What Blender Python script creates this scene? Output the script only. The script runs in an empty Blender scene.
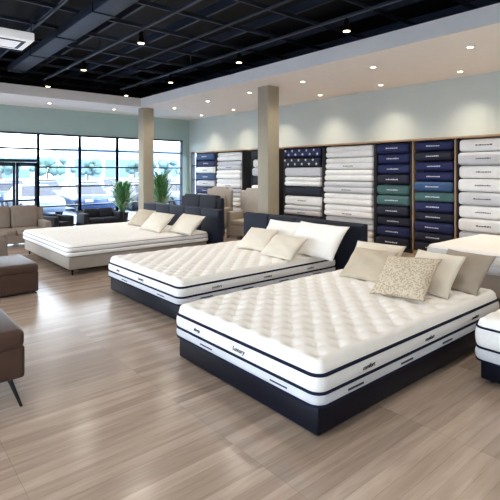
import bpy, bmesh, math, random
from mathutils import Vector, Matrix, Euler
random.seed(7)
sc=bpy.context.scene
R=math.radians
def lin(c):
    return tuple(((v/255)/12.92 if v/255<=0.04045 else ((v/255+0.055)/1.055)**2.4) for v in c)+(1,)
MATS={}
def mat(name,rgb,rough=0.6,metal=0,var=0.06,nscale=6,bump=0.0,bscale=200,emit=0,rgb2=None,kind='noise',coat=0,spec=0.5):
    if name in MATS: return MATS[name]
    m=bpy.data.materials.new(name); m.use_nodes=True
    nt=m.node_tree; N=nt.nodes; L=nt.links
    b=N['Principled BSDF']
    tc=N.new('ShaderNodeTexCoord')
    no=N.new('ShaderNodeTexNoise'); no.inputs['Scale'].default_value=nscale; no.inputs['Detail'].default_value=3
    L.new(tc.outputs['Object'],no.inputs['Vector'])
    cr=N.new('ShaderNodeValToRGB')
    c=lin(rgb)
    c2=lin(rgb2) if rgb2 else tuple(min(1,v*(1+var)) for v in c[:3])+(1,)
    c1=c if rgb2 else tuple(v*(1-var) for v in c[:3])+(1,)
    cr.color_ramp.elements[0].color=c1; cr.color_ramp.elements[1].color=c2
    cr.color_ramp.elements[0].position=0.3; cr.color_ramp.elements[1].position=0.7
    L.new(no.outputs['Fac'],cr.inputs['Fac'])
    L.new(cr.outputs['Color'],b.inputs['Base Color'])
    b.inputs['Roughness'].default_value=rough; b.inputs['Metallic'].default_value=metal
    b.inputs['Specular IOR Level'].default_value=spec
    if coat: b.inputs['Coat Weight'].default_value=coat
    if bump:
        if kind=='voronoi':
            n2=N.new('ShaderNodeTexVoronoi'); n2.inputs['Scale'].default_value=bscale
            o=n2.outputs['Distance']
            L.new(o,cr.inputs['Fac'])
            cr.color_ramp.elements[0].position=0.05; cr.color_ramp.elements[1].position=0.6
        else:
            n2=N.new('ShaderNodeTexNoise'); n2.inputs['Scale'].default_value=bscale; o=n2.outputs['Fac']
        L.new(tc.outputs['Object'],n2.inputs['Vector'])
        bp=N.new('ShaderNodeBump'); bp.inputs['Strength'].default_value=bump; bp.inputs['Distance'].default_value=0.01
        L.new(o,bp.inputs['Height']); L.new(bp.outputs['Normal'],b.inputs['Normal'])
    if emit:
        b.inputs['Emission Color'].default_value=c; b.inputs['Emission Strength'].default_value=emit
    MATS[name]=m; return m

def wood_floor():
    m=bpy.data.materials.new('wood_plank_floor'); m.use_nodes=True
    nt=m.node_tree;N=nt.nodes;L=nt.links;b=N['Principled BSDF']
    tc=N.new('ShaderNodeTexCoord')
    br=N.new('ShaderNodeTexBrick'); br.offset=0.41; br.offset_frequency=1
    br.inputs['Scale'].default_value=1; br.inputs['Brick Width'].default_value=1.3; br.inputs['Row Height'].default_value=0.11
    br.inputs['Mortar Size'].default_value=0.0012; br.inputs['Mortar Smooth'].default_value=0.5; br.inputs['Bias'].default_value=0
    br.inputs['Color1'].default_value=lin((182,162,146)); br.inputs['Color2'].default_value=lin((155,136,121)); br.inputs['Mortar'].default_value=lin((126,109,96))
    L.new(tc.outputs['Object'],br.inputs['Vector'])
    mp=N.new('ShaderNodeMapping'); mp.inputs['Scale'].default_value=(0.9,10,1)
    L.new(tc.outputs['Object'],mp.inputs['Vector'])
    no=N.new('ShaderNodeTexNoise'); no.inputs['Scale'].default_value=2.0; no.inputs['Detail'].default_value=8; no.inputs['Distortion'].default_value=0.6
    L.new(mp.outputs['Vector'],no.inputs['Vector'])
    cr=N.new('ShaderNodeValToRGB'); cr.color_ramp.elements[0].color=(0.80,0.775,0.76,1); cr.color_ramp.elements[1].color=(1.09,1.09,1.09,1)
    cr.color_ramp.elements[0].position=0.28; cr.color_ramp.elements[1].position=0.7
    L.new(no.outputs['Fac'],cr.inputs['Fac'])
    mx=N.new('ShaderNodeMix'); mx.data_type='RGBA'; mx.blend_type='MULTIPLY'; mx.inputs[0].default_value=1
    L.new(br.outputs['Color'],mx.inputs[6]); L.new(cr.outputs['Color'],mx.inputs[7])
    L.new(mx.outputs[2],b.inputs['Base Color'])
    b.inputs['Roughness'].default_value=0.22
    b.inputs['Specular IOR Level'].default_value=0.6
    bp=N.new('ShaderNodeBump'); bp.inputs['Strength'].default_value=0.12; bp.inputs['Distance'].default_value=0.005
    L.new(no.outputs['Fac'],bp.inputs['Height']); L.new(bp.outputs['Normal'],b.inputs['Normal'])
    return m
def glass():
    m=bpy.data.materials.new('window_glass'); m.use_nodes=True
    nt=m.node_tree;N=nt.nodes;L=nt.links
    for n in list(N):
        if n.type=='BSDF_PRINCIPLED': N.remove(n)
    out=[n for n in N if n.type=='OUTPUT_MATERIAL'][0]
    t=N.new('ShaderNodeBsdfTransparent'); t.inputs[0].default_value=(0.95,0.98,1,1)
    g=N.new('ShaderNodeBsdfGlossy'); g.inputs['Roughness'].default_value=0.02
    x=N.new('ShaderNodeMixShader'); x.inputs[0].default_value=0.04
    L.new(t.outputs[0],x.inputs[1]); L.new(g.outputs[0],x.inputs[2]); L.new(x.outputs[0],out.inputs[0])
    return m

class MB:
    def __init__(s): s.v=[];s.f=[];s.m=[];s.sm=[]
    def add(s,verts,faces,mi=0,smooth=True):
        o=len(s.v); s.v+= [tuple(v) for v in verts]
        for f in faces: s.f.append(tuple(i+o for i in f)); s.m.append(mi); s.sm.append(smooth)
    def bm(s,b,mi=0,smooth=True,M=None):
        b.verts.index_update()
        vs=[(M@v.co if M else v.co.copy()) for v in b.verts]
        fs=[[v.index for v in f.verts] for f in b.faces]
        s.add(vs,fs,mi,smooth); b.free()
    def box(s,x0,x1,y0,y1,z0,z1,mi=0,bev=0,seg=2,M=None,taper=None):
        b=bmesh.new(); bmesh.ops.create_cube(b,size=1)
        for v in b.verts:
            v.co=Vector((x0+(v.co.x+.5)*(x1-x0),y0+(v.co.y+.5)*(y1-y0),z0+(v.co.z+.5)*(z1-z0)))
        if taper:
            cx,cy=(x0+x1)/2,(y0+y1)/2
            for v in b.verts:
                if v.co.z>(z0+z1)/2: v.co.x=cx+(v.co.x-cx)*taper; v.co.y=cy+(v.co.y-cy)*taper
        if bev: bmesh.ops.bevel(b,geom=list(b.edges),offset=bev,segments=seg,profile=0.5,affect='EDGES',clamp_overlap=True)
        s.bm(b,mi,bev>0,M)
    def cyl(s,p0,p1,r0,r1=None,n=16,mi=0):
        r1=r0 if r1 is None else r1
        p0=Vector(p0);p1=Vector(p1); d=(p1-p0).normalized()
        a=d.orthogonal().normalized(); c=d.cross(a)
        vs=[]
        for p,r in((p0,r0),(p1,r1)):
            for i in range(n):
                t=2*math.pi*i/n; vs.append(p+a*math.cos(t)*r+c*math.sin(t)*r)
        fs=[(i,(i+1)%n,n+(i+1)%n,n+i) for i in range(n)]
        s.add(vs,fs,mi,True)
        s.add(vs[:n],[tuple(range(n-1,-1,-1))],mi,False); s.add(vs[n:],[tuple(range(n))],mi,False)
    def tube(s,pts,r,n=8,mi=0,closed=True):
        k=len(pts); vs=[]
        for i in range(k):
            p=Vector(pts[i]); t=(Vector(pts[(i+1)%k])-Vector(pts[i-1])).normalized()
            up=Vector((0,0,1)); sd=t.cross(up).normalized(); up=sd.cross(t)
            for j in range(n):
                a=2*math.pi*j/n; vs.append(p+sd*math.cos(a)*r+up*math.sin(a)*r)
        fs=[]
        for i in range(k):
            i2=(i+1)%k
            for j in range(n):
                j2=(j+1)%n; fs.append((i*n+j,i2*n+j,i2*n+j2,i*n+j2))
        s.add(vs,fs,mi,True)
    def obj(s,name,mats,parent=None):
        me=bpy.data.meshes.new(name); me.from_pydata(s.v,[],s.f)
        for m in mats: me.materials.append(m)
        for i,p in enumerate(me.polygons): p.material_index=s.m[i]; p.use_smooth=s.sm[i]
        b=bmesh.new(); b.from_mesh(me); bmesh.ops.recalc_face_normals(b,faces=b.faces); b.to_mesh(me); b.free()
        me.update()
        o=bpy.data.objects.new(name,me); sc.collection.objects.link(o)
        if parent:
            o.parent=parent; o.matrix_parent_inverse=PW[parent.name].inverted()
        return o
PW={}
def empty(name,loc):
    e=bpy.data.objects.new(name,None); e.location=loc; e.empty_display_size=0.2
    sc.collection.objects.link(e); PW[e.name]=Matrix.Translation(loc); return e
def child(o,parent,world=True):
    o.parent=parent; o.matrix_parent_inverse=PW[parent.name].inverted()

# ---------------- materials
M_floor=wood_floor(); M_glass=glass()
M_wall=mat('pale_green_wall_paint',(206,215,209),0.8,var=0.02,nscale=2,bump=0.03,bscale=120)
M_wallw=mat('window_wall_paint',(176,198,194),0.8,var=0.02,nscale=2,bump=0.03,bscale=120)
M_dark=mat('black_ceiling_paint',(9,12,18),0.8,var=0.1)
M_beam=mat('ceiling_steel_dark',(36,43,57),0.5,var=0.1)
M_white=mat('white_plaster',(246,241,235),0.75,var=0.015,bump=0.02)
M_colm=mat('column_beige_paint',(170,161,141),0.75,var=0.03,bump=0.03)
M_frame=mat('window_frame_dark',(20,34,54),0.4,var=0.05)
M_matt=mat('mattress_white_fabric',(240,236,231),0.85,var=0.015,nscale=12,bump=0.25,bscale=90)
M_side=mat('mattress_side_knit',(236,234,233),0.85,var=0.03,nscale=40,bump=0.3,bscale=160)
M_grey=mat('mattress_grey_band',(204,205,212),0.85,var=0.03,bump=0.3,bscale=160)
M_pipe=mat('navy_piping',(10,17,46),0.7,spec=.2)
M_navy=mat('navy_upholstery',(10,17,36),0.6,var=0.1,bump=0.1,bscale=150,spec=.3)
M_black=mat('bed_base_navy_leather',(7,10,24),0.4,var=0.1,bump=0.06,bscale=80,spec=.2)
M_taupe=mat('taupe_fabric',(134,120,108),0.85,var=0.06,bump=0.2,bscale=200)
M_tbase=mat('taupe_bed_base',(168,158,148),0.8,var=0.04,bump=0.2,bscale=200)
M_brown=mat('brown_leather',(76,55,47),0.45,var=0.1,bump=0.15,bscale=40,spec=.35)
M_charc=mat('charcoal_fabric',(22,26,38),0.8,var=0.1,bump=0.2,bscale=200)
M_metal=mat('black_metal',(20,18,18),0.35,metal=0.6)
M_pw=mat('pillow_white_cotton',(240,235,228),0.85,var=0.02,bump=0.2,bscale=120)
M_pc=mat('pillow_cream_cotton',(218,207,190),0.85,var=0.02,bump=0.2,bscale=120)
M_pb=mat('pillow_beige_linen',(190,175,154),0.9,var=0.06,bump=0.3,bscale=160)
M_pp=mat('pillow_patterned_weave',(146,128,104),0.9,rgb2=(202,187,164),bump=0.6,bscale=42,kind='voronoi')
M_pt=mat('pillow_taupe_linen',(158,145,130),0.9,var=0.06,bump=0.3,bscale=160)
M_tan=mat('tan_wood_shelf',(176,144,108),0.5,var=0.08,nscale=5)
M_shback=mat('shelf_back_dark',(36,34,38),0.7)
M_bwhite=mat('bedding_white',(236,234,232),0.85,var=0.04,bump=0.3,bscale=60)
M_bgrey=mat('bedding_grey',(200,200,204),0.85,var=0.04,bump=0.3,bscale=60)
M_bnavy=mat('bedding_navy',(10,24,76),0.7,var=0.12,bump=0.3,bscale=60)
M_bdark=mat('bedding_midnight',(8,14,38),0.7,var=0.12,bump=0.3,bscale=60)
M_bteal=mat('bedding_sage_teal',(64,98,98),0.75,var=0.08,bump=0.3,bscale=60)
M_bblue=mat('bedding_slate_blue',(50,80,122),0.75,var=0.08,bump=0.3,bscale=60)
M_label=mat('label_white',(214,218,226),0.7)
M_labeln=mat('label_ink',(36,42,66),0.7)
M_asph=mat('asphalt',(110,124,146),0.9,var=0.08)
M_leaf=mat('leaf_green',(92,150,92),0.5,var=0.3,nscale=20)
M_leaf.node_tree.nodes['Principled BSDF'].inputs['Transmission Weight'].default_value=0.3
M_pot=mat('planter_dark',(52,52,56),0.5)
M_lamp=mat('warm_lamp_glow',(255,226,180),0.5,emit=9)
M_trimw=mat('lamp_trim_white',(235,230,222),0.4)

# ---------------- room
XW=10.8; YW=16.9; XL=-4.0; YB=-3.0; ZC=5.6; ZS=4.25; ZT=4.55
b=MB(); b.box(XL-.2,XW+.2,YB-.2,YW+.2,-0.1,0); b.obj('floor',[M_floor])
b=MB(); b.box(XL-.2,XW+.2,YB-.2,YW+.2,ZC,ZC+.2); b.obj('ceiling',[M_dark])
b=MB(); b.box(7.3,XW,YB,YW,ZS,ZT); b.box(XL,7.3,14.5,YW,ZS,ZT); b.obj('ceiling_soffit',[M_white])
b=MB()
for (y0,y1,z0,z1) in ((YB,15.7,0,ZS),(16.7,YW,0,ZS),(15.7,16.7,0,.3),(15.7,16.7,2.85,ZS)):
    b.box(XW,XW+.2,y0,y1,z0,z1,0)
b.box(XW,XW+.2,YB,YW,ZS,ZC,1)
b.obj('wall_right',[M_wall,M_dark])
b=MB(); b.box(XL-.2,XW+.2,YB-.2,YB,0,ZS,0); b.box(XL-.2,XW+.2,YB-.2,YB,ZS,ZC,1); b.obj('wall_rear',[M_wall,M_dark])
WT=3.36
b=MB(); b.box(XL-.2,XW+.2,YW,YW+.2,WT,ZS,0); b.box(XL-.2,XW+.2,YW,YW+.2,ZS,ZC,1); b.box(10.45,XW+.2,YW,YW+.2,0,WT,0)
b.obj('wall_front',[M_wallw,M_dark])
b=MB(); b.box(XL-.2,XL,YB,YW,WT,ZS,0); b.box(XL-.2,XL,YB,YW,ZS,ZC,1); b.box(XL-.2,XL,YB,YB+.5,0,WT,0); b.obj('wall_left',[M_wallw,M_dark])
b=MB(); b.box(XW-.02,XW,YB,15.7,0,.12); b.obj('baseboard_right',[M_white])
xs=[10.42-1.45*i for i in range(10)]
xs=[x for x in xs if x>XL]+[XL+.05]
zr=[.08,.78,1.48,2.17,2.8]
n=1
for i in range(len(xs)-1):
    xb,xa=xs[i],xs[i+1]
    door = 1.5<xa<4 and 3<xb<4.7
    b=MB()
    b.box(xa-.03,xa+.03,YW-.02,YW+.12,0,WT,0); b.box(xb-.03,xb+.03,YW-.02,YW+.12,0,WT,0)
    b.box(xa,xb,YW-.02,YW+.12,WT-.06,WT,0)
    if door:
        b.box(xa,xb,YW-.03,YW+.12,2.34,2.44,0)
        b.box(xa,xb,YW-.02,YW+.12,2.78,2.84,0)
        b.box(xa+.03,xb-.03,YW+.05,YW+.06,2.44,WT-.06,1)
        b.obj('window_%d'%n,[M_frame,M_glass]); n+=1
        d=MB(); xm=(xa+xb)/2
        for (p,q) in ((xa+.04,xm-.01),(xm+.01,xb-.04)):
            d.box(p,p+.08,YW,YW+.06,.01,2.33,0); d.box(q-.08,q,YW,YW+.06,.01,2.33,0)
            d.box(p,q,YW,YW+.06,.01,.2,0); d.box(p,q,YW,YW+.06,2.2,2.33,0); d.box(p,q,YW,YW+.06,1.0,1.06,0)
            d.box(p+.08,q-.08,YW+.02,YW+.03,.2,2.2,1)
        d.cyl((xm-.06,YW-.06,.8),(xm-.06,YW-.06,1.4),.015,mi=2); d.cyl((xm+.06,YW-.06,.8),(xm+.06,YW-.06,1.4),.015,mi=2)
        d.obj('door_1',[M_frame,M_glass,M_metal])
    else:
        for z in zr: b.box(xa,xb,YW-.02,YW+.12,z-.025,z+.025,0)
        b.box(xa+.03,xb-.03,YW+.05,YW+.06,.1,WT-.06,1)
        b.obj('window_%d'%n,[M_frame,M_glass]); n+=1
y=YB+.5
while y<YW-.2:
    y2=min(y+1.94,YW); b=MB()
    b.box(XL-.12,XL+.02,y-.03,y+.03,0,WT,0); b.box(XL-.12,XL+.02,y2-.03,y2+.03,0,WT,0)
    for z in (.04,1.48,2.8,WT-.03): b.box(XL-.12,XL+.02,y,y2,z-.03,z+.03,0)
    b.box(XL-.06,XL-.05,y+.03,y2-.03,.07,WT-.06,1)
    b.obj('window_%d'%n,[M_frame,M_glass]); n+=1; y=y2
b=MB()
for yy in (15.7,16.67): b.box(XW-.02,XW+.15,yy,yy+.04,.3,2.85,0)
for z in (.3,1.0,1.65,2.25,2.81): b.box(XW-.02,XW+.15,15.7,16.7,z,z+.04,0)
b.box(XW+.06,XW+.07,15.74,16.67,.33,2.82,1)
b.obj('window_%d'%n,[M_frame,M_glass])
for (x,y) in ((8.15,8.9),(7.62,14.75)):
    b=MB(); b.box(x-.2,x+.2,y-.2,y+.2,0,ZS,0,bev=.012); b.box(x-.215,x+.215,y-.215,y+.215,0,.12,1,bev=.005)
    b.obj('column',[M_colm,M_white])

# ceiling grid, ducts
b=MB()
x=XL+.5
while x<10.5: b.box(x-.03,x+.03,YB,YW,5.12,5.3); x+=1.25
y=YB+.6
while y<YW: b.box(XL,XW,y-.025,y+.025,5.05,5.12); y+=1.25
for (a,c) in ((-.9,5.02),(2.7,5.02),(5.7,5.02)): b.cyl((a,YB,c),(a,14.4,c),.03,n=8)
b.obj('ceiling_joists',[M_beam])
b=MB(); b.cyl((1.2,YB,4.85),(1.2,14.4,4.85),.17,n=24)
for yy in range(-2,15,2): b.cyl((1.2,yy,4.85),(1.2,yy+.06,4.85),.185,n=24)
b.box(3.1,3.5,YB+.1,14.4,4.86,5.03,bev=.01)
for yy in range(-2,15,2): b.box(3.08,3.52,yy,yy+.05,4.84,5.04)
b.obj('ceiling_duct',[M_beam])
M_ac=mat('air_conditioner_white_glow',(245,245,245),0.4,emit=.25)  # faint emission added to brighten the white casing; the unit is no lamp
b=MB(); b.box(1.6,2.5,9.4,10.3,4.52,4.68,0,bev=.02)
b.box(1.72,2.38,9.52,10.18,4.512,4.52,1)
b.box(1.8,2.3,9.6,10.1,4.505,4.512,0)
for p in((1.65,9.45),(2.45,9.45),(1.65,10.25),(2.45,10.25)): b.cyl((p[0],p[1],4.66),(p[0],p[1],5.0),.012,n=6,mi=1)
b.obj('ceiling_air_conditioner',[M_ac,M_beam])

def spot(x,y,z,e,col=(1,.86,.69),ang=140,rad=.06,blend=.9,parent=None):
    l=bpy.data.lights.new('lamp_light','SPOT'); l.energy=e; l.color=col; l.spot_size=R(ang); l.spot_blend=blend; l.shadow_soft_size=rad
    o=bpy.data.objects.new('lamp_light',l); o.location=(x,y,z); sc.collection.objects.link(o)
    if parent: child(o,parent)
def downlight(x,y,e,ang=120):
    b=MB()
    n=24
    b.cyl((x,y,ZS-.012),(x,y,ZS+.0),.075,.085,n=n,mi=1); b.cyl((x,y,ZS-.016),(x,y,ZS-.012),.05,n=n,mi=0)
    o=b.obj('recessed_downlight',[M_lamp,M_trimw])
    PW[o.name]=Matrix.Identity(4)
    spot(x,y,ZS-.03,e,ang=ang,parent=o)
for k in range(9): downlight(10.15,-1.4+2.05*k,84,105)
for k in range(8): downlight(8.3,-.4+2.05*k,62,140)
for k in range(5): downlight(-2+2.2*k,15.6,45,120)
YS=(-1,2,5,8,11,13.8)
def tracklamp(x,y,e,z=4.46,top=4.7,parent=None):
    b=MB(); b.cyl((x,y,top),(x,y,z+.18),.012,n=8,mi=1); b.cyl((x,y,z),(x,y,z+.2),.07,.05,n=20,mi=1); b.cyl((x,y,z-.004),(x,y,z+.001),.058,n=20,mi=0)
    o=b.obj('spotlight_head' if parent else 'added_fill_spotlight',[M_lamp,M_metal],parent); PW[o.name]=Matrix.Identity(4)
    spot(x,y,z-.03,e,col=(1,.93,.84),ang=155,rad=.1,parent=parent or o)
for x in (-1.8,.6):
    for y in YS: tracklamp(x,y,64,top=5.05)  # pendants out of view, added as extra light for the room
for x in (4.03,6.43):
    e=empty('track_lighting',(x,6,4.7))
    b=MB(); b.box(x-.03,x+.03,YB+.3,14.2,4.7,4.74)
    for yy in range(-2,14,3): b.cyl((x,yy,4.74),(x,yy,5.04),.008,n=6)
    b.obj('rail',[M_beam],e)
    for y in YS: tracklamp(x,y,66,parent=e)  # more heads than the ceiling has; the surplus is added for light

# ---------------- beds
def rrect(x0,x1,y0,y1,r,z,out=0,n=6):
    pts=[]
    r=r+out
    x0-=out;x1+=out;y0-=out;y1+=out
    for (cx,cy,a0) in ((x1-r,y1-r,0),(x0+r,y1-r,90),(x0+r,y0+r,180),(x1-r,y0+r,270)):
        for i in range(n+1):
            a=R(a0+90*i/n); pts.append((cx+math.cos(a)*r,cy+math.sin(a)*r,z))
    res=[]
    for i in range(len(pts)):
        p=Vector(pts[i]);q=Vector(pts[(i+1)%len(pts)]); d=(q-p).length
        k=max(1,int(d/.12))
        for j in range(k): res.append(tuple(p.lerp(q,j/k)))
    return res
def mattress(x0,x1,y0,y1,z0,z1,pipes,name,parent,topm,sidem,lowm,pipem,tuft=.3,pr=.011,dimple=.022,rc=.09,buttons=True):
    b=MB()
    pl=sorted(pipes); loops=[]
    for a,c in zip(pl[:-1],pl[1:]):
        for i in range(7):
            t=i/6; loops.append((a+(c-a)*t,.02*math.sin(math.pi*t)**.6 if 0<t<1 else 0,a<pl[1]-1e-4 and len(pl)>2))
    prev=None
    for i,(z,o,low) in enumerate(loops):
        ring=rrect(x0,x1,y0,y1,rc,z)
        r2=[]
        for k,p in enumerate(ring):
            a=Vector(ring[k-1]);c=Vector(ring[(k+1)%len(ring)]);t=(c-a).normalized(); nrm=Vector((t.y,-t.x,0))
            r2.append(tuple(Vector(p)+nrm*o))
        if prev:
            n=len(r2); b.add(prev[0]+r2,[(k,(k+1)%n,n+(k+1)%n,n+k) for k in range(n)],2 if prev[1] else 1)
        prev=(r2,low)
    n=len(rrect(x0,x1,y0,y1,rc,0)); b.add(rrect(x0,x1,y0,y1,rc,pl[0]),[tuple(range(n))],1,False)
    zt=pl[-1]; W=x1-x0; D=y1-y0; nx=int(W/.02); ny=int(D/.02); vs=[]
    er=min(.08,(z1-zt)*1.6)
    def ht(X,Y,t,seam=True):
        px=(X-x0)/tuft; py=(Y-y0)/tuft
        du=(px-round(px))*tuft; dv=(py-round(py))*tuft
        ax=px-.5;ay=py-.5
        dd=min(du*du+dv*dv,((ax-round(ax))*tuft)**2+((ay-round(ay))*tuft)**2)
        z=-t*(dimple*1.2*math.exp(-dd/(2*.018**2))+dimple*.9*math.exp(-dd/(2*.045**2)))
        z+=t*.004*math.sin(X*5.1+Y*2.3)
        s1=abs(((px+py)+.5)%1-.5); s2=abs(((px-py)+.5)%1-.5)
        return z-t*dimple*.25*(math.exp(-(s1/.06)**2)+math.exp(-(s2/.06)**2))
    for i in range(nx+1):
        for j in range(ny+1):
            x=x0+W*i/nx; y=y0+D*j/ny
            cx=min(max(x,x0+rc),x1-rc); cy=min(max(y,y0+rc),y1-rc)
            dx,dy=x-cx,y-cy
            if dx and dy:
                m=max(abs(dx),abs(dy)); l=math.hypot(dx,dy); f=m/l
                dx*=f;dy*=f; ed=rc-math.hypot(dx,dy)
            X=cx+dx;Y=cy+dy
            ed=min(X-x0,x1-X,Y-y0,y1-Y) if not(dx and dy) else ed
            t=min(1,max(0,ed/er)); z=zt+(z1-zt)*math.sqrt(max(0,1-(1-t)**2))
            vs.append((X,Y,z+ht(X,Y,t)))
    fs=[(i*(ny+1)+j,(i+1)*(ny+1)+j,(i+1)*(ny+1)+j+1,i*(ny+1)+j+1) for i in range(nx) for j in range(ny)]
    b.add(vs,fs,0)
    for p in pl: b.tube(rrect(x0,x1,y0,y1,rc,p,out=.004),pr,mi=3)
    if buttons:
        for h in (0,.5):
            i=0
            while x0+(i+h)*tuft<x1-.1:
                j=0
                while y0+(j+h)*tuft<y1-.1:
                    X=x0+(i+h)*tuft;Y=y0+(j+h)*tuft
                    if X>x0+.1 and Y>y0+.1:
                        zz=z1+ht(X,Y,1); b.cyl((X,Y,zz-.002),(X,Y,zz+.008),.015,.01,n=8,mi=4)
                    j+=1
                i+=1
    return b.obj(name,[topm,sidem,lowm,pipem,M_pt],parent)
def text(body,loc,rot,size,m,parent):
    cu=bpy.data.curves.new('embroidered_label','FONT'); cu.body=body; cu.size=size; cu.extrude=.002; cu.align_x='CENTER'; cu.shear=.3; cu.materials.append(m)
    o=bpy.data.objects.new('embroidered_label',cu); o.location=loc; o.rotation_euler=rot; sc.collection.objects.link(o); child(o,parent)
def bed(x0,x1,y0,y1,z1,z0,pipes,base,basem,headboard=None,hbm=None,topm=None,sidem=None,lowm=None,pipem=None,labels=True,name='bed',pr=.011,tuft=.27,dimple=.024,buttons=True):
    e=empty(name,((x0+x1)/2,(y0+y1)/2,0))
    mattress(x0,x1,y0,y1,z0,z1,pipes,'mattress',e,topm or M_matt,sidem or M_side,lowm or M_grey,pipem or M_pipe,pr=pr,tuft=tuft,dimple=dimple,buttons=buttons)
    b=MB(); ins,zb=base
    b.box(x0+ins,x1-ins,y0+ins,y1-ins,zb,z0+.004,0,bev=.02,seg=3)
    b.obj('bed_base',[basem],e)
    b=MB()
    for X in (x0+.12,x1-.25,(x0+x1)/2):
        for Y in (y0+.12,y1-.12): b.cyl((X,Y,0),(X,Y,zb+.01),.018,.026,n=12)
    b.obj('legs',[M_metal],e)
    if headboard:
        hx,hy0,hy1,hz=headboard
        b=MB(); k=max(2,round((hy1-hy0)/.8)); w=(hy1-hy0)/k
        b.box(hx+.05,hx+.14,hy0,hy1,.02,hz,0,bev=.02)
        for i in range(k): b.box(hx-.02,hx+.08,hy0+i*w+.004,hy0+(i+1)*w-.004,.3,hz-.01,0,bev=.035,seg=4)
        b.obj('headboard',[hbm],e)
    if labels:
        zm=(pipes[-1]+pipes[-2])/2-.02
        text('Luxury',(x0-.024,(y0+y1)/2-.1,zm+.005),(R(90),0,R(-90)),.06,M_labeln,e)
        text('sleep',(x0-.024,y1-.45,zm+.01),(R(90),0,R(-90)),.05,M_labeln,e)
        for t in (.12,.42,.72):
            text('comfort',(x0+(x1-x0)*t+.2,y0-.024,zm+.005),(R(90),0,0),.05,M_labeln,e)
        b=MB(); zl=(pipes[0]+pipes[1])/2
        for t in (.1,.33,.56,.8): b.box(x0+(x1-x0)*t,x0+(x1-x0)*t+.2,y0-.023,y0-.01,zl-.008,zl+.008)
        for t in (.2,.7): b.box(x0-.023,x0-.01,y0+(y1-y0)*t-.1,y0+(y1-y0)*t+.1,zl-.006,zl+.006)
        b.obj('label_tabs',[M_labeln],e)
    return e
bed(2.55,5.8,2.24,4.27,.595,.235,[.255,.35,.485],(.03,.02),M_black,pr=.014)
bed(3.12,6.3,5.12,7.4,.595,.24,[.26,.355,.485],(.03,.03),M_black,headboard=(6.36,4.6,7.75,1.12),hbm=M_navy,pr=.014)
bed(2.95,6.2,8.85,12.1,.60,.36,[.375,.46,.55],(.03,.12),M_tbase,headboard=(6.28,8.55,12.3,1.12),hbm=M_navy,lowm=M_side,pipem=M_taupe,labels=False,pr=.007,tuft=.26,dimple=.013,buttons=False)
bed(4.45,7.4,-.1,1.95,.62,.2,[.22,.34,.53],(.04,.03),M_black)
bed(7.3,9.4,2.0,4.0,.78,.42,[.44,.56,.72],(.03,.08),M_tbase,labels=False,pipem=M_grey,pr=.006,dimple=.008,buttons=False)

# ---------------- pillows
def pillow(name,x,y,zb,w,h,t,lean,yaw,roll,m):
    n=26; vs=[];fs=[]
    sd=random.random()*10
    for s in (1,-1):
        for i in range(n+1):
            for j in range(n+1):
                u=-1+2*i/n; v=-1+2*j/n
                X=w/2*u*(1-.07*(1-v*v)); Z=h/2*v*(1-.07*(1-u*u))
                th=t/2*(max(0,(1-u**2)*(1-v**2)))**.42
                th*=1+.08*math.sin(5*u+3*v+sd)+.06*math.sin(7*v-4*u+sd*2)
                th*=1-.10*math.exp(-((abs(u)-.75)**2+(abs(v)-.75)**2)/.05)
                vs.append((X,s*th,Z))
    k=(n+1)*(n+1)
    for s in (0,1):
        for i in range(n):
            for j in range(n):
                a=s*k+i*(n+1)+j; q=(a,a+n+1,a+n+2,a+1); fs.append(q if s==0 else q[::-1])
    me=bpy.data.meshes.new(name); me.from_pydata(vs,[],fs); me.materials.append(m)
    b=bmesh.new(); b.from_mesh(me); bmesh.ops.remove_doubles(b,verts=b.verts,dist=.0005); bmesh.ops.recalc_face_normals(b,faces=b.faces); b.to_mesh(me); b.free()
    for p in me.polygons: p.use_smooth=True
    o=bpy.data.objects.new(name,me)
    o.rotation_euler=Euler((R(lean),R(roll),R(90+yaw)),'XYZ')
    Mx=o.rotation_euler.to_matrix(); mz=min((Mx@v.co).z for v in me.vertices)
    o.location=(x,y,zb-mz-.002); sc.collection.objects.link(o); return o
pillow('bed_pillow',5.6,3.85,.59,.78,.52,.18,46,6,0,M_pc)
pillow('throw_pillow',5.12,3.62,.59,.66,.54,.18,50,4,0,M_pb)
pillow('throw_pillow',4.72,2.84,.59,.68,.60,.18,50,2,4,M_pp)
pillow('throw_pillow',5.15,2.75,.59,.64,.60,.17,44,-4,0,M_pc)
pillow('throw_pillow',5.55,2.58,.59,.64,.58,.17,44,-8,0,M_pt)
pillow('throw_pillow',5.5,6.3,.59,.72,.52,.18,48,4,0,M_pc)
pillow('throw_pillow',5.32,5.45,.59,.76,.5,.18,52,0,0,M_pc)
pillow('bed_pillow',5.95,6.15,.59,.9,.6,.2,36,3,0,M_pw)
pillow('bed_pillow',5.85,5.2,.59,1.15,.66,.22,38,-3,0,M_pw)
pillow('throw_pillow',5.55,11.0,.6,.9,.55,.2,44,0,0,M_pb)
pillow('throw_pillow',5.35,9.8,.6,1.0,.58,.2,46,0,0,M_pc)
pillow('throw_pillow',5.65,8.95,.6,.95,.58,.2,46,0,0,M_pc)

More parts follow.
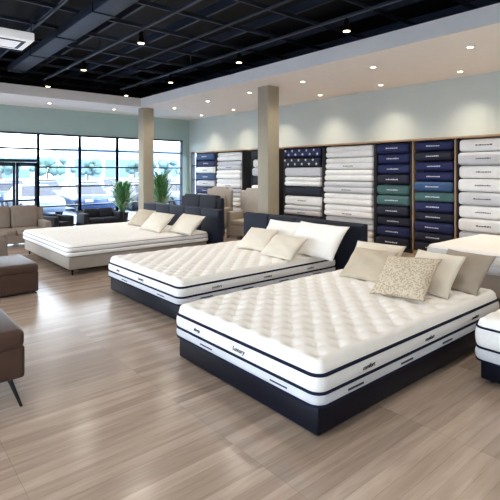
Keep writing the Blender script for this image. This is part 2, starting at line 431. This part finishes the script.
# ---------------- shelves
XF=10.25; XBK=XW-.005
def sh_section(y0,y1,items,zt=2.76,wood=None):
    e=empty('display_shelf',((XF+XBK)/2,(y0+y1)/2,0))
    wood=wood or M_shback
    b=MB()
    b.box(XF+.04,XBK,y0,y0+.03,0,zt,0,bev=.004); b.box(XF+.04,XBK,y1-.03,y1,0,zt,0,bev=.004)
    b.box(XF-.02,XBK,y0-.02,y1+.02,zt,zt+.045,2,bev=.004)
    b.box(XBK-.02,XBK,y0,y1,0,zt,1); b.box(XF+.04,XBK,y0,y1,0,.08,0)
    b.obj('shelf_carcass',[wood,M_shback,M_tan],e)
    n=len(items); z=.085; hh=(zt-.1)/n
    s=MB(); mats=[]
    for it in items:
        if it[0] not in mats: mats.append(it[0])
    mats+= [M_label,M_labeln]
    for k,it in enumerate(items):
        mi=mats.index(it[0]); style=it[1]
        top=z+hh-.012; jx=random.uniform(-.05,.04)
        a,c=y0+.035+random.uniform(0,.03),y1-.035-random.uniform(0,.03)
        if style=='fold':
            hm=(z+top)/2
            s.box(XF+jx,XBK-.03,a,c,z,hm+.008,mi,bev=.07,seg=5); s.box(XF+.012+jx,XBK-.03,a+.01,c-.01,hm-.008,top,mi,bev=.07,seg=5)
        else:
            s.box(XF+jx,XBK-.03,a,c,z,top,mi,bev=min(.08,hh*.34),seg=6)
        xf=XF+jx
        ym=(a+c)/2; zm=(z+top)/2
        if style in('label','fold') and (style=='label' or k%2==0):
            li=mats.index(M_label) if it[0] in (M_bnavy,M_bdark,M_bteal,M_bblue) else mats.index(M_labeln)
            zc=zm if style=='label' else z+hh*.25
            q=0; yy=ym-.17
            while yy<ym+.15:
                wq=random.uniform(.02,.05); s.box(xf-.003,xf+.01,yy,yy+wq,zc-.012,zc+random.choice((.01,.016)),li); yy+=wq+.012
        if style=='star':
            li=mats.index(M_label)
            for r_ in range(2):
                for q in range(5):
                    yc=a+.14+q*(c-a-.2)/4.5+(r_%2)*.14; zc=z+hh*(.3+.42*r_)
                    pts=[]
                    for g in range(10):
                        rr=.055 if g%2==0 else .022; an=math.pi/2+g*math.pi/5
                        pts.append((xf-.005,yc+rr*math.cos(an),zc+rr*math.sin(an)))
                    pts.append((xf-.005,yc,zc))
                    s.add(pts,[(g,(g+1)%10,10) for g in range(10)],li,False)
        z+=hh
    s.obj('folded_bedding',mats,e)
N_,D_,T_,W_,G_,B_=M_bnavy,M_bdark,M_bteal,M_bwhite,M_bgrey,M_bblue
sh_section(8.86,10.5,[(G_,'fold'),(D_,'plain'),(G_,'fold'),(W_,'label'),(D_,'plain'),(W_,'fold'),(G_,'plain'),(D_,'star'),(N_,'star')])
sh_section(7.08,8.84,[(W_,'fold'),(G_,'fold'),(W_,'fold'),(W_,'fold'),(G_,'fold'),(W_,'fold'),(W_,'fold'),(W_,'fold')])
sh_section(6.02,7.06,[(D_,'label'),(N_,'label'),(D_,'label'),(D_,'label'),(T_,'label'),(T_,'label'),(D_,'label'),(N_,'label'),(N_,'label'),(N_,'label')])
sh_section(4.92,6.0,[(D_,'label'),(D_,'label'),(N_,'label'),(D_,'label'),(N_,'label'),(T_,'label'),(B_,'label'),(N_,'label'),(N_,'label'),(D_,'label'),(N_,'label')],wood=M_tan)
sh_section(3.7,4.9,[(W_,'label'),(G_,'label'),(W_,'label'),(W_,'label'),(G_,'label'),(W_,'label'),(W_,'label'),(G_,'label'),(W_,'label')])
sh_section(2.48,3.68,[(W_,'fold'),(G_,'fold'),(W_,'fold'),(W_,'fold'),(G_,'fold'),(W_,'fold'),(W_,'fold'),(W_,'fold')])
sh_section(12.6,14.2,[(G_,'fold'),(W_,'fold'),(W_,'fold'),(G_,'fold'),(W_,'fold'),(W_,'fold'),(G_,'fold'),(W_,'fold')])
sh_section(14.22,15.6,[(B_,'label'),(G_,'label'),(B_,'label'),(W_,'label'),(N_,'label'),(G_,'label'),(B_,'label'),(W_,'label'),(N_,'label'),(B_,'label')])
sh_section(10.9,12.1,[(G_,'label'),(W_,'label'),(D_,'label'),(G_,'label'),(W_,'label'),(D_,'label'),(G_,'label'),(W_,'label'),(D_,'label')])

# ---------------- seating
def seat(name,loc,rotz,w,d,hs,hb,m,arms=True,cush=2,armw=.18,armh=None,legs=.08,back=True):
    e=empty(name,loc); e.rotation_euler=(0,0,R(rotz))
    b=MB(); armh=armh or hs+.18
    aw=armw if arms else 0
    b.box(-w/2,w/2,-d/2+.02,d/2,legs,hs-.14,0,bev=.03,seg=3)
    iw=w-2*aw; cw=iw/cush
    bd=.2 if back else 0
    for i in range(cush): b.box(-w/2+aw+i*cw+.005,-w/2+aw+(i+1)*cw-.005,-d/2,d/2-bd,hs-.16,hs,0,bev=.05,seg=4)
    if back:
        b.box(-w/2,w/2,d/2-.16,d/2,legs,hb-.08,0,bev=.05,seg=4)
        Mt=Matrix.Translation((0,d/2-.2,hs))@Matrix.Rotation(R(-10),4,'X')
        for i in range(cush): b.box(-w/2+aw+i*cw+.01,-w/2+aw+(i+1)*cw-.01,-.1,.08,-.02,hb-hs,0,bev=.06,seg=4,M=Mt)
    if arms:
        for sgn in (-1,1):
            xa=sgn*(w/2-armw/2); b.box(xa-armw/2,xa+armw/2,-d/2+.01,d/2,legs,armh,0,bev=.05,seg=4)
    o=b.obj('upholstery',[m]); o.parent=e
    b=MB()
    for sx in (-1,1):
        for sy in (-1,1):
            b.cyl((sx*(w/2-.03),sy*(d/2-.03),0),(sx*(w/2-.12),sy*(d/2-.12),legs+.03),.012,.022,n=10)
    o=b.obj('legs',[M_metal]); o.parent=e
    return e
seat('sofa',(2.75,13.8,0),0,2.5,.95,.45,1.05,M_taupe,cush=3)
seat('ottoman',(1.3,8.55,0),0,1.8,1.1,.5,.5,M_brown,arms=False,cush=1,back=False,legs=.03)
seat('lounge_chair',(.3,4.78,0),0,1.5,1.15,.66,1.05,M_brown,arms=False,cush=1,legs=.24,back=True)
seat('armchair',(1.75,10.6,0),-30,.85,.85,.45,.8,M_taupe,cush=1)
seat('loveseat',(6.3,15.6,0),0,1.4,.8,.42,.72,M_charc,cush=2)
seat('armchair',(4.75,15.4,0),25,.8,.8,.4,.62,M_charc,cush=1)
seat('loveseat',(7.75,12.0,0),-90,2.2,.95,.5,1.3,M_charc,cush=2,armh=.75)
seat('recliner',(9.0,10.75,0),-70,1.0,1.0,.55,1.5,M_tbase,cush=1,armh=.8)
seat('recliner',(9.0,12.6,0),-70,1.0,1.0,.55,1.5,M_tbase,cush=1,armh=.8)

# ---------------- plants
def plant(x,y,h,r):
    e=empty('potted_plant',(x,y,0))
    b=MB(); b.cyl((x,y,0),(x,y,.5),.17,.23,n=24,mi=0); b.cyl((x,y,.47),(x,y,.515),.245,.245,n=24,mi=0)
    b.obj('planter',[M_pot],e)
    b=MB()
    for k in range(420):
        a=random.uniform(0,2*math.pi); hh=random.uniform(.3,1)*(h-.6); out=random.uniform(.2,1)*r
        base=Vector((x+random.uniform(-.08,.08),y+random.uniform(-.08,.08),.5))
        d=Vector((math.cos(a),math.sin(a),0)); sd=Vector((-d.y,d.x,0)); wd=random.uniform(.02,.045)
        vs=[];S=6
        for i in range(S+1):
            t=i/S; p=base+d*out*t**1.5+Vector((0,0,hh*(t-.28*t**4)*1.25)); w=wd*math.sin(math.pi*min(1,.08+.92*t))**.7
            if t<.3: w*=.35
            vs+=[p-sd*w,p+sd*w]
        b.add(vs,[(2*i,2*i+1,2*i+3,2*i+2) for i in range(S)],0)
    b.obj('foliage',[M_leaf],e)
plant(7.35,16.1,1.95,.65); plant(8.62,15.5,2.35,.78)

# ---------------- outside
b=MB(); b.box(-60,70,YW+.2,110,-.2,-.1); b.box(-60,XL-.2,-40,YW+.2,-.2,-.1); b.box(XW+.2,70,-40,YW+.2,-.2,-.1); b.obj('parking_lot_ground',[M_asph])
M_line=mat('road_paint_white',(220,225,230),0.7)
b=MB()
for r_ in (24.5,31.5,41):
    for k in range(26): b.box(-22+k*2.7,-21.9+k*2.7,r_-2.6,r_+2.6,-.099,-.095)
b.obj('parking_lines',[M_line])
def carmesh(i,col):
    cm=mat('car_paint_%d'%i,col,0.3,metal=0.1,coat=.3); gl=mat('car_glass',(10,22,44),0.12); ty=mat('tyre_rubber',(10,10,12),0.8); rim=mat('wheel_rim',(110,114,120),0.3,metal=.8); hl=mat('head_light',(200,206,210),0.2)
    b=MB()
    prof=[(-2.2,.3),(-2.25,.62),(-2.05,.86),(-1.0,.95),(.95,1.0),(1.95,1.0),(2.2,.85),(2.22,.4),(2.1,.25),(-2.1,.22)]
    bm=bmesh.new()
    f=bm.faces.new([bm.verts.new((p[0],-.88,p[1])) for p in prof])
    ex=bmesh.ops.extrude_face_region(bm,geom=[f]); bmesh.ops.translate(bm,verts=[g for g in ex['geom'] if isinstance(g,bmesh.types.BMVert)],vec=(0,1.76,0))
    bmesh.ops.bevel(bm,geom=list(bm.edges),offset=.07,segments=2,affect='EDGES',clamp_overlap=True)
    b.bm(bm,0)
    def frus(x0,x1,y,z0,X0,X1,Y,z1,mi):
        vs=[(x0,-y,z0),(x1,-y,z0),(x1,y,z0),(x0,y,z0),(X0,-Y,z1),(X1,-Y,z1),(X1,Y,z1),(X0,Y,z1)]
        b.add(vs,[(0,1,2,3),(4,5,6,7),(0,1,5,4),(1,2,6,5),(2,3,7,6),(3,0,4,7)],mi,False)
    frus(-1.15,1.85,.8,.93,-.35,1.3,.62,1.42,1); frus(-.4,1.36,.64,1.41,-.3,1.25,.58,1.47,0)
    frus(.38,.5,.81,.93,.42,.5,.635,1.42,0)
    for X in (-1.4,1.4):
        for s in (-1,1):
            b.cyl((X,s*.70,.32),(X,s*.91,.32),.33,n=20,mi=2); b.cyl((X,s*.9,.32),(X,s*.93,.32),.2,n=12,mi=3)
    for s in (-.6,.6): b.box(-2.24,-2.1,s-.2,s+.2,.6,.74,4,bev=.02); b.box(2.1,2.235,s-.2,s+.2,.68,.82,4,bev=.02)
    b2=b.obj('car_tmp',[cm,gl,ty,rim,hl]); me=b2.data; bpy.data.objects.remove(b2); return me
cars=[carmesh(i,c) for i,c in enumerate([(110,124,146),(14,34,72),(54,72,100),(12,18,32),(34,62,108),(128,142,160)])]
for r_,off in ((24.5,0),(31.5,1),(41,2)):
    for k in range(24):
        if random.random()<.12: continue
        o=bpy.data.objects.new('car',random.choice(cars)); o.location=(-20.6+k*2.7,r_+random.uniform(-.3,.3),-.1); o.rotation_euler=(0,0,R(90 if random.random()<.6 else -90)); sc.collection.objects.link(o)
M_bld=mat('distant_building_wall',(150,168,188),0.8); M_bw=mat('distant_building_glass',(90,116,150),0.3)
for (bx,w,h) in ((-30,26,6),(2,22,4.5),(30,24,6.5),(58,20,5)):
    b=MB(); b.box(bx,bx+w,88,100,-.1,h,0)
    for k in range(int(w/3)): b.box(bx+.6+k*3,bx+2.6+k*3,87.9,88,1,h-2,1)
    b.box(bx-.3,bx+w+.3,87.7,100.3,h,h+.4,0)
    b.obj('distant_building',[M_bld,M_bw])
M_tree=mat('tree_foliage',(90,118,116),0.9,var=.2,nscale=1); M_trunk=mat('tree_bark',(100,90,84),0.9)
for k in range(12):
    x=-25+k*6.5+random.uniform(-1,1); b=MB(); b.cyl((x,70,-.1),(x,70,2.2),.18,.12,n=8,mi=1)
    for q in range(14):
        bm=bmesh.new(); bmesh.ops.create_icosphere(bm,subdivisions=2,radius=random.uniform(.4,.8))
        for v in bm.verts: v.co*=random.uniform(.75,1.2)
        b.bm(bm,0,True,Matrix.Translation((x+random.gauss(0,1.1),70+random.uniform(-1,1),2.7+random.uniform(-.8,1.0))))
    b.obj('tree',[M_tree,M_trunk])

# ---------------- world & sun
w=bpy.data.worlds.new('world'); sc.world=w; w.use_nodes=True
bg=w.node_tree.nodes['Background']; bg.inputs[0].default_value=(0.86,0.93,1.0,1); bg.inputs[1].default_value=6.5
l=bpy.data.lights.new('sun','SUN'); l.energy=2.5; l.angle=R(3); o=bpy.data.objects.new('sun',l); o.rotation_euler=(R(40),0,R(20)); sc.collection.objects.link(o)

# ---------------- camera
cam=bpy.data.cameras.new('camera'); co=bpy.data.objects.new('camera',cam); sc.collection.objects.link(co)
co.location=(0,0,2.0); co.rotation_euler=(R(90),0,-math.atan2(.645,.764)); cam.sensor_width=36; cam.lens=32.83; cam.shift_y=-.156; cam.clip_end=300
sc.camera=co
sc.view_settings.view_transform='Standard'
sc.view_settings.exposure=0.55
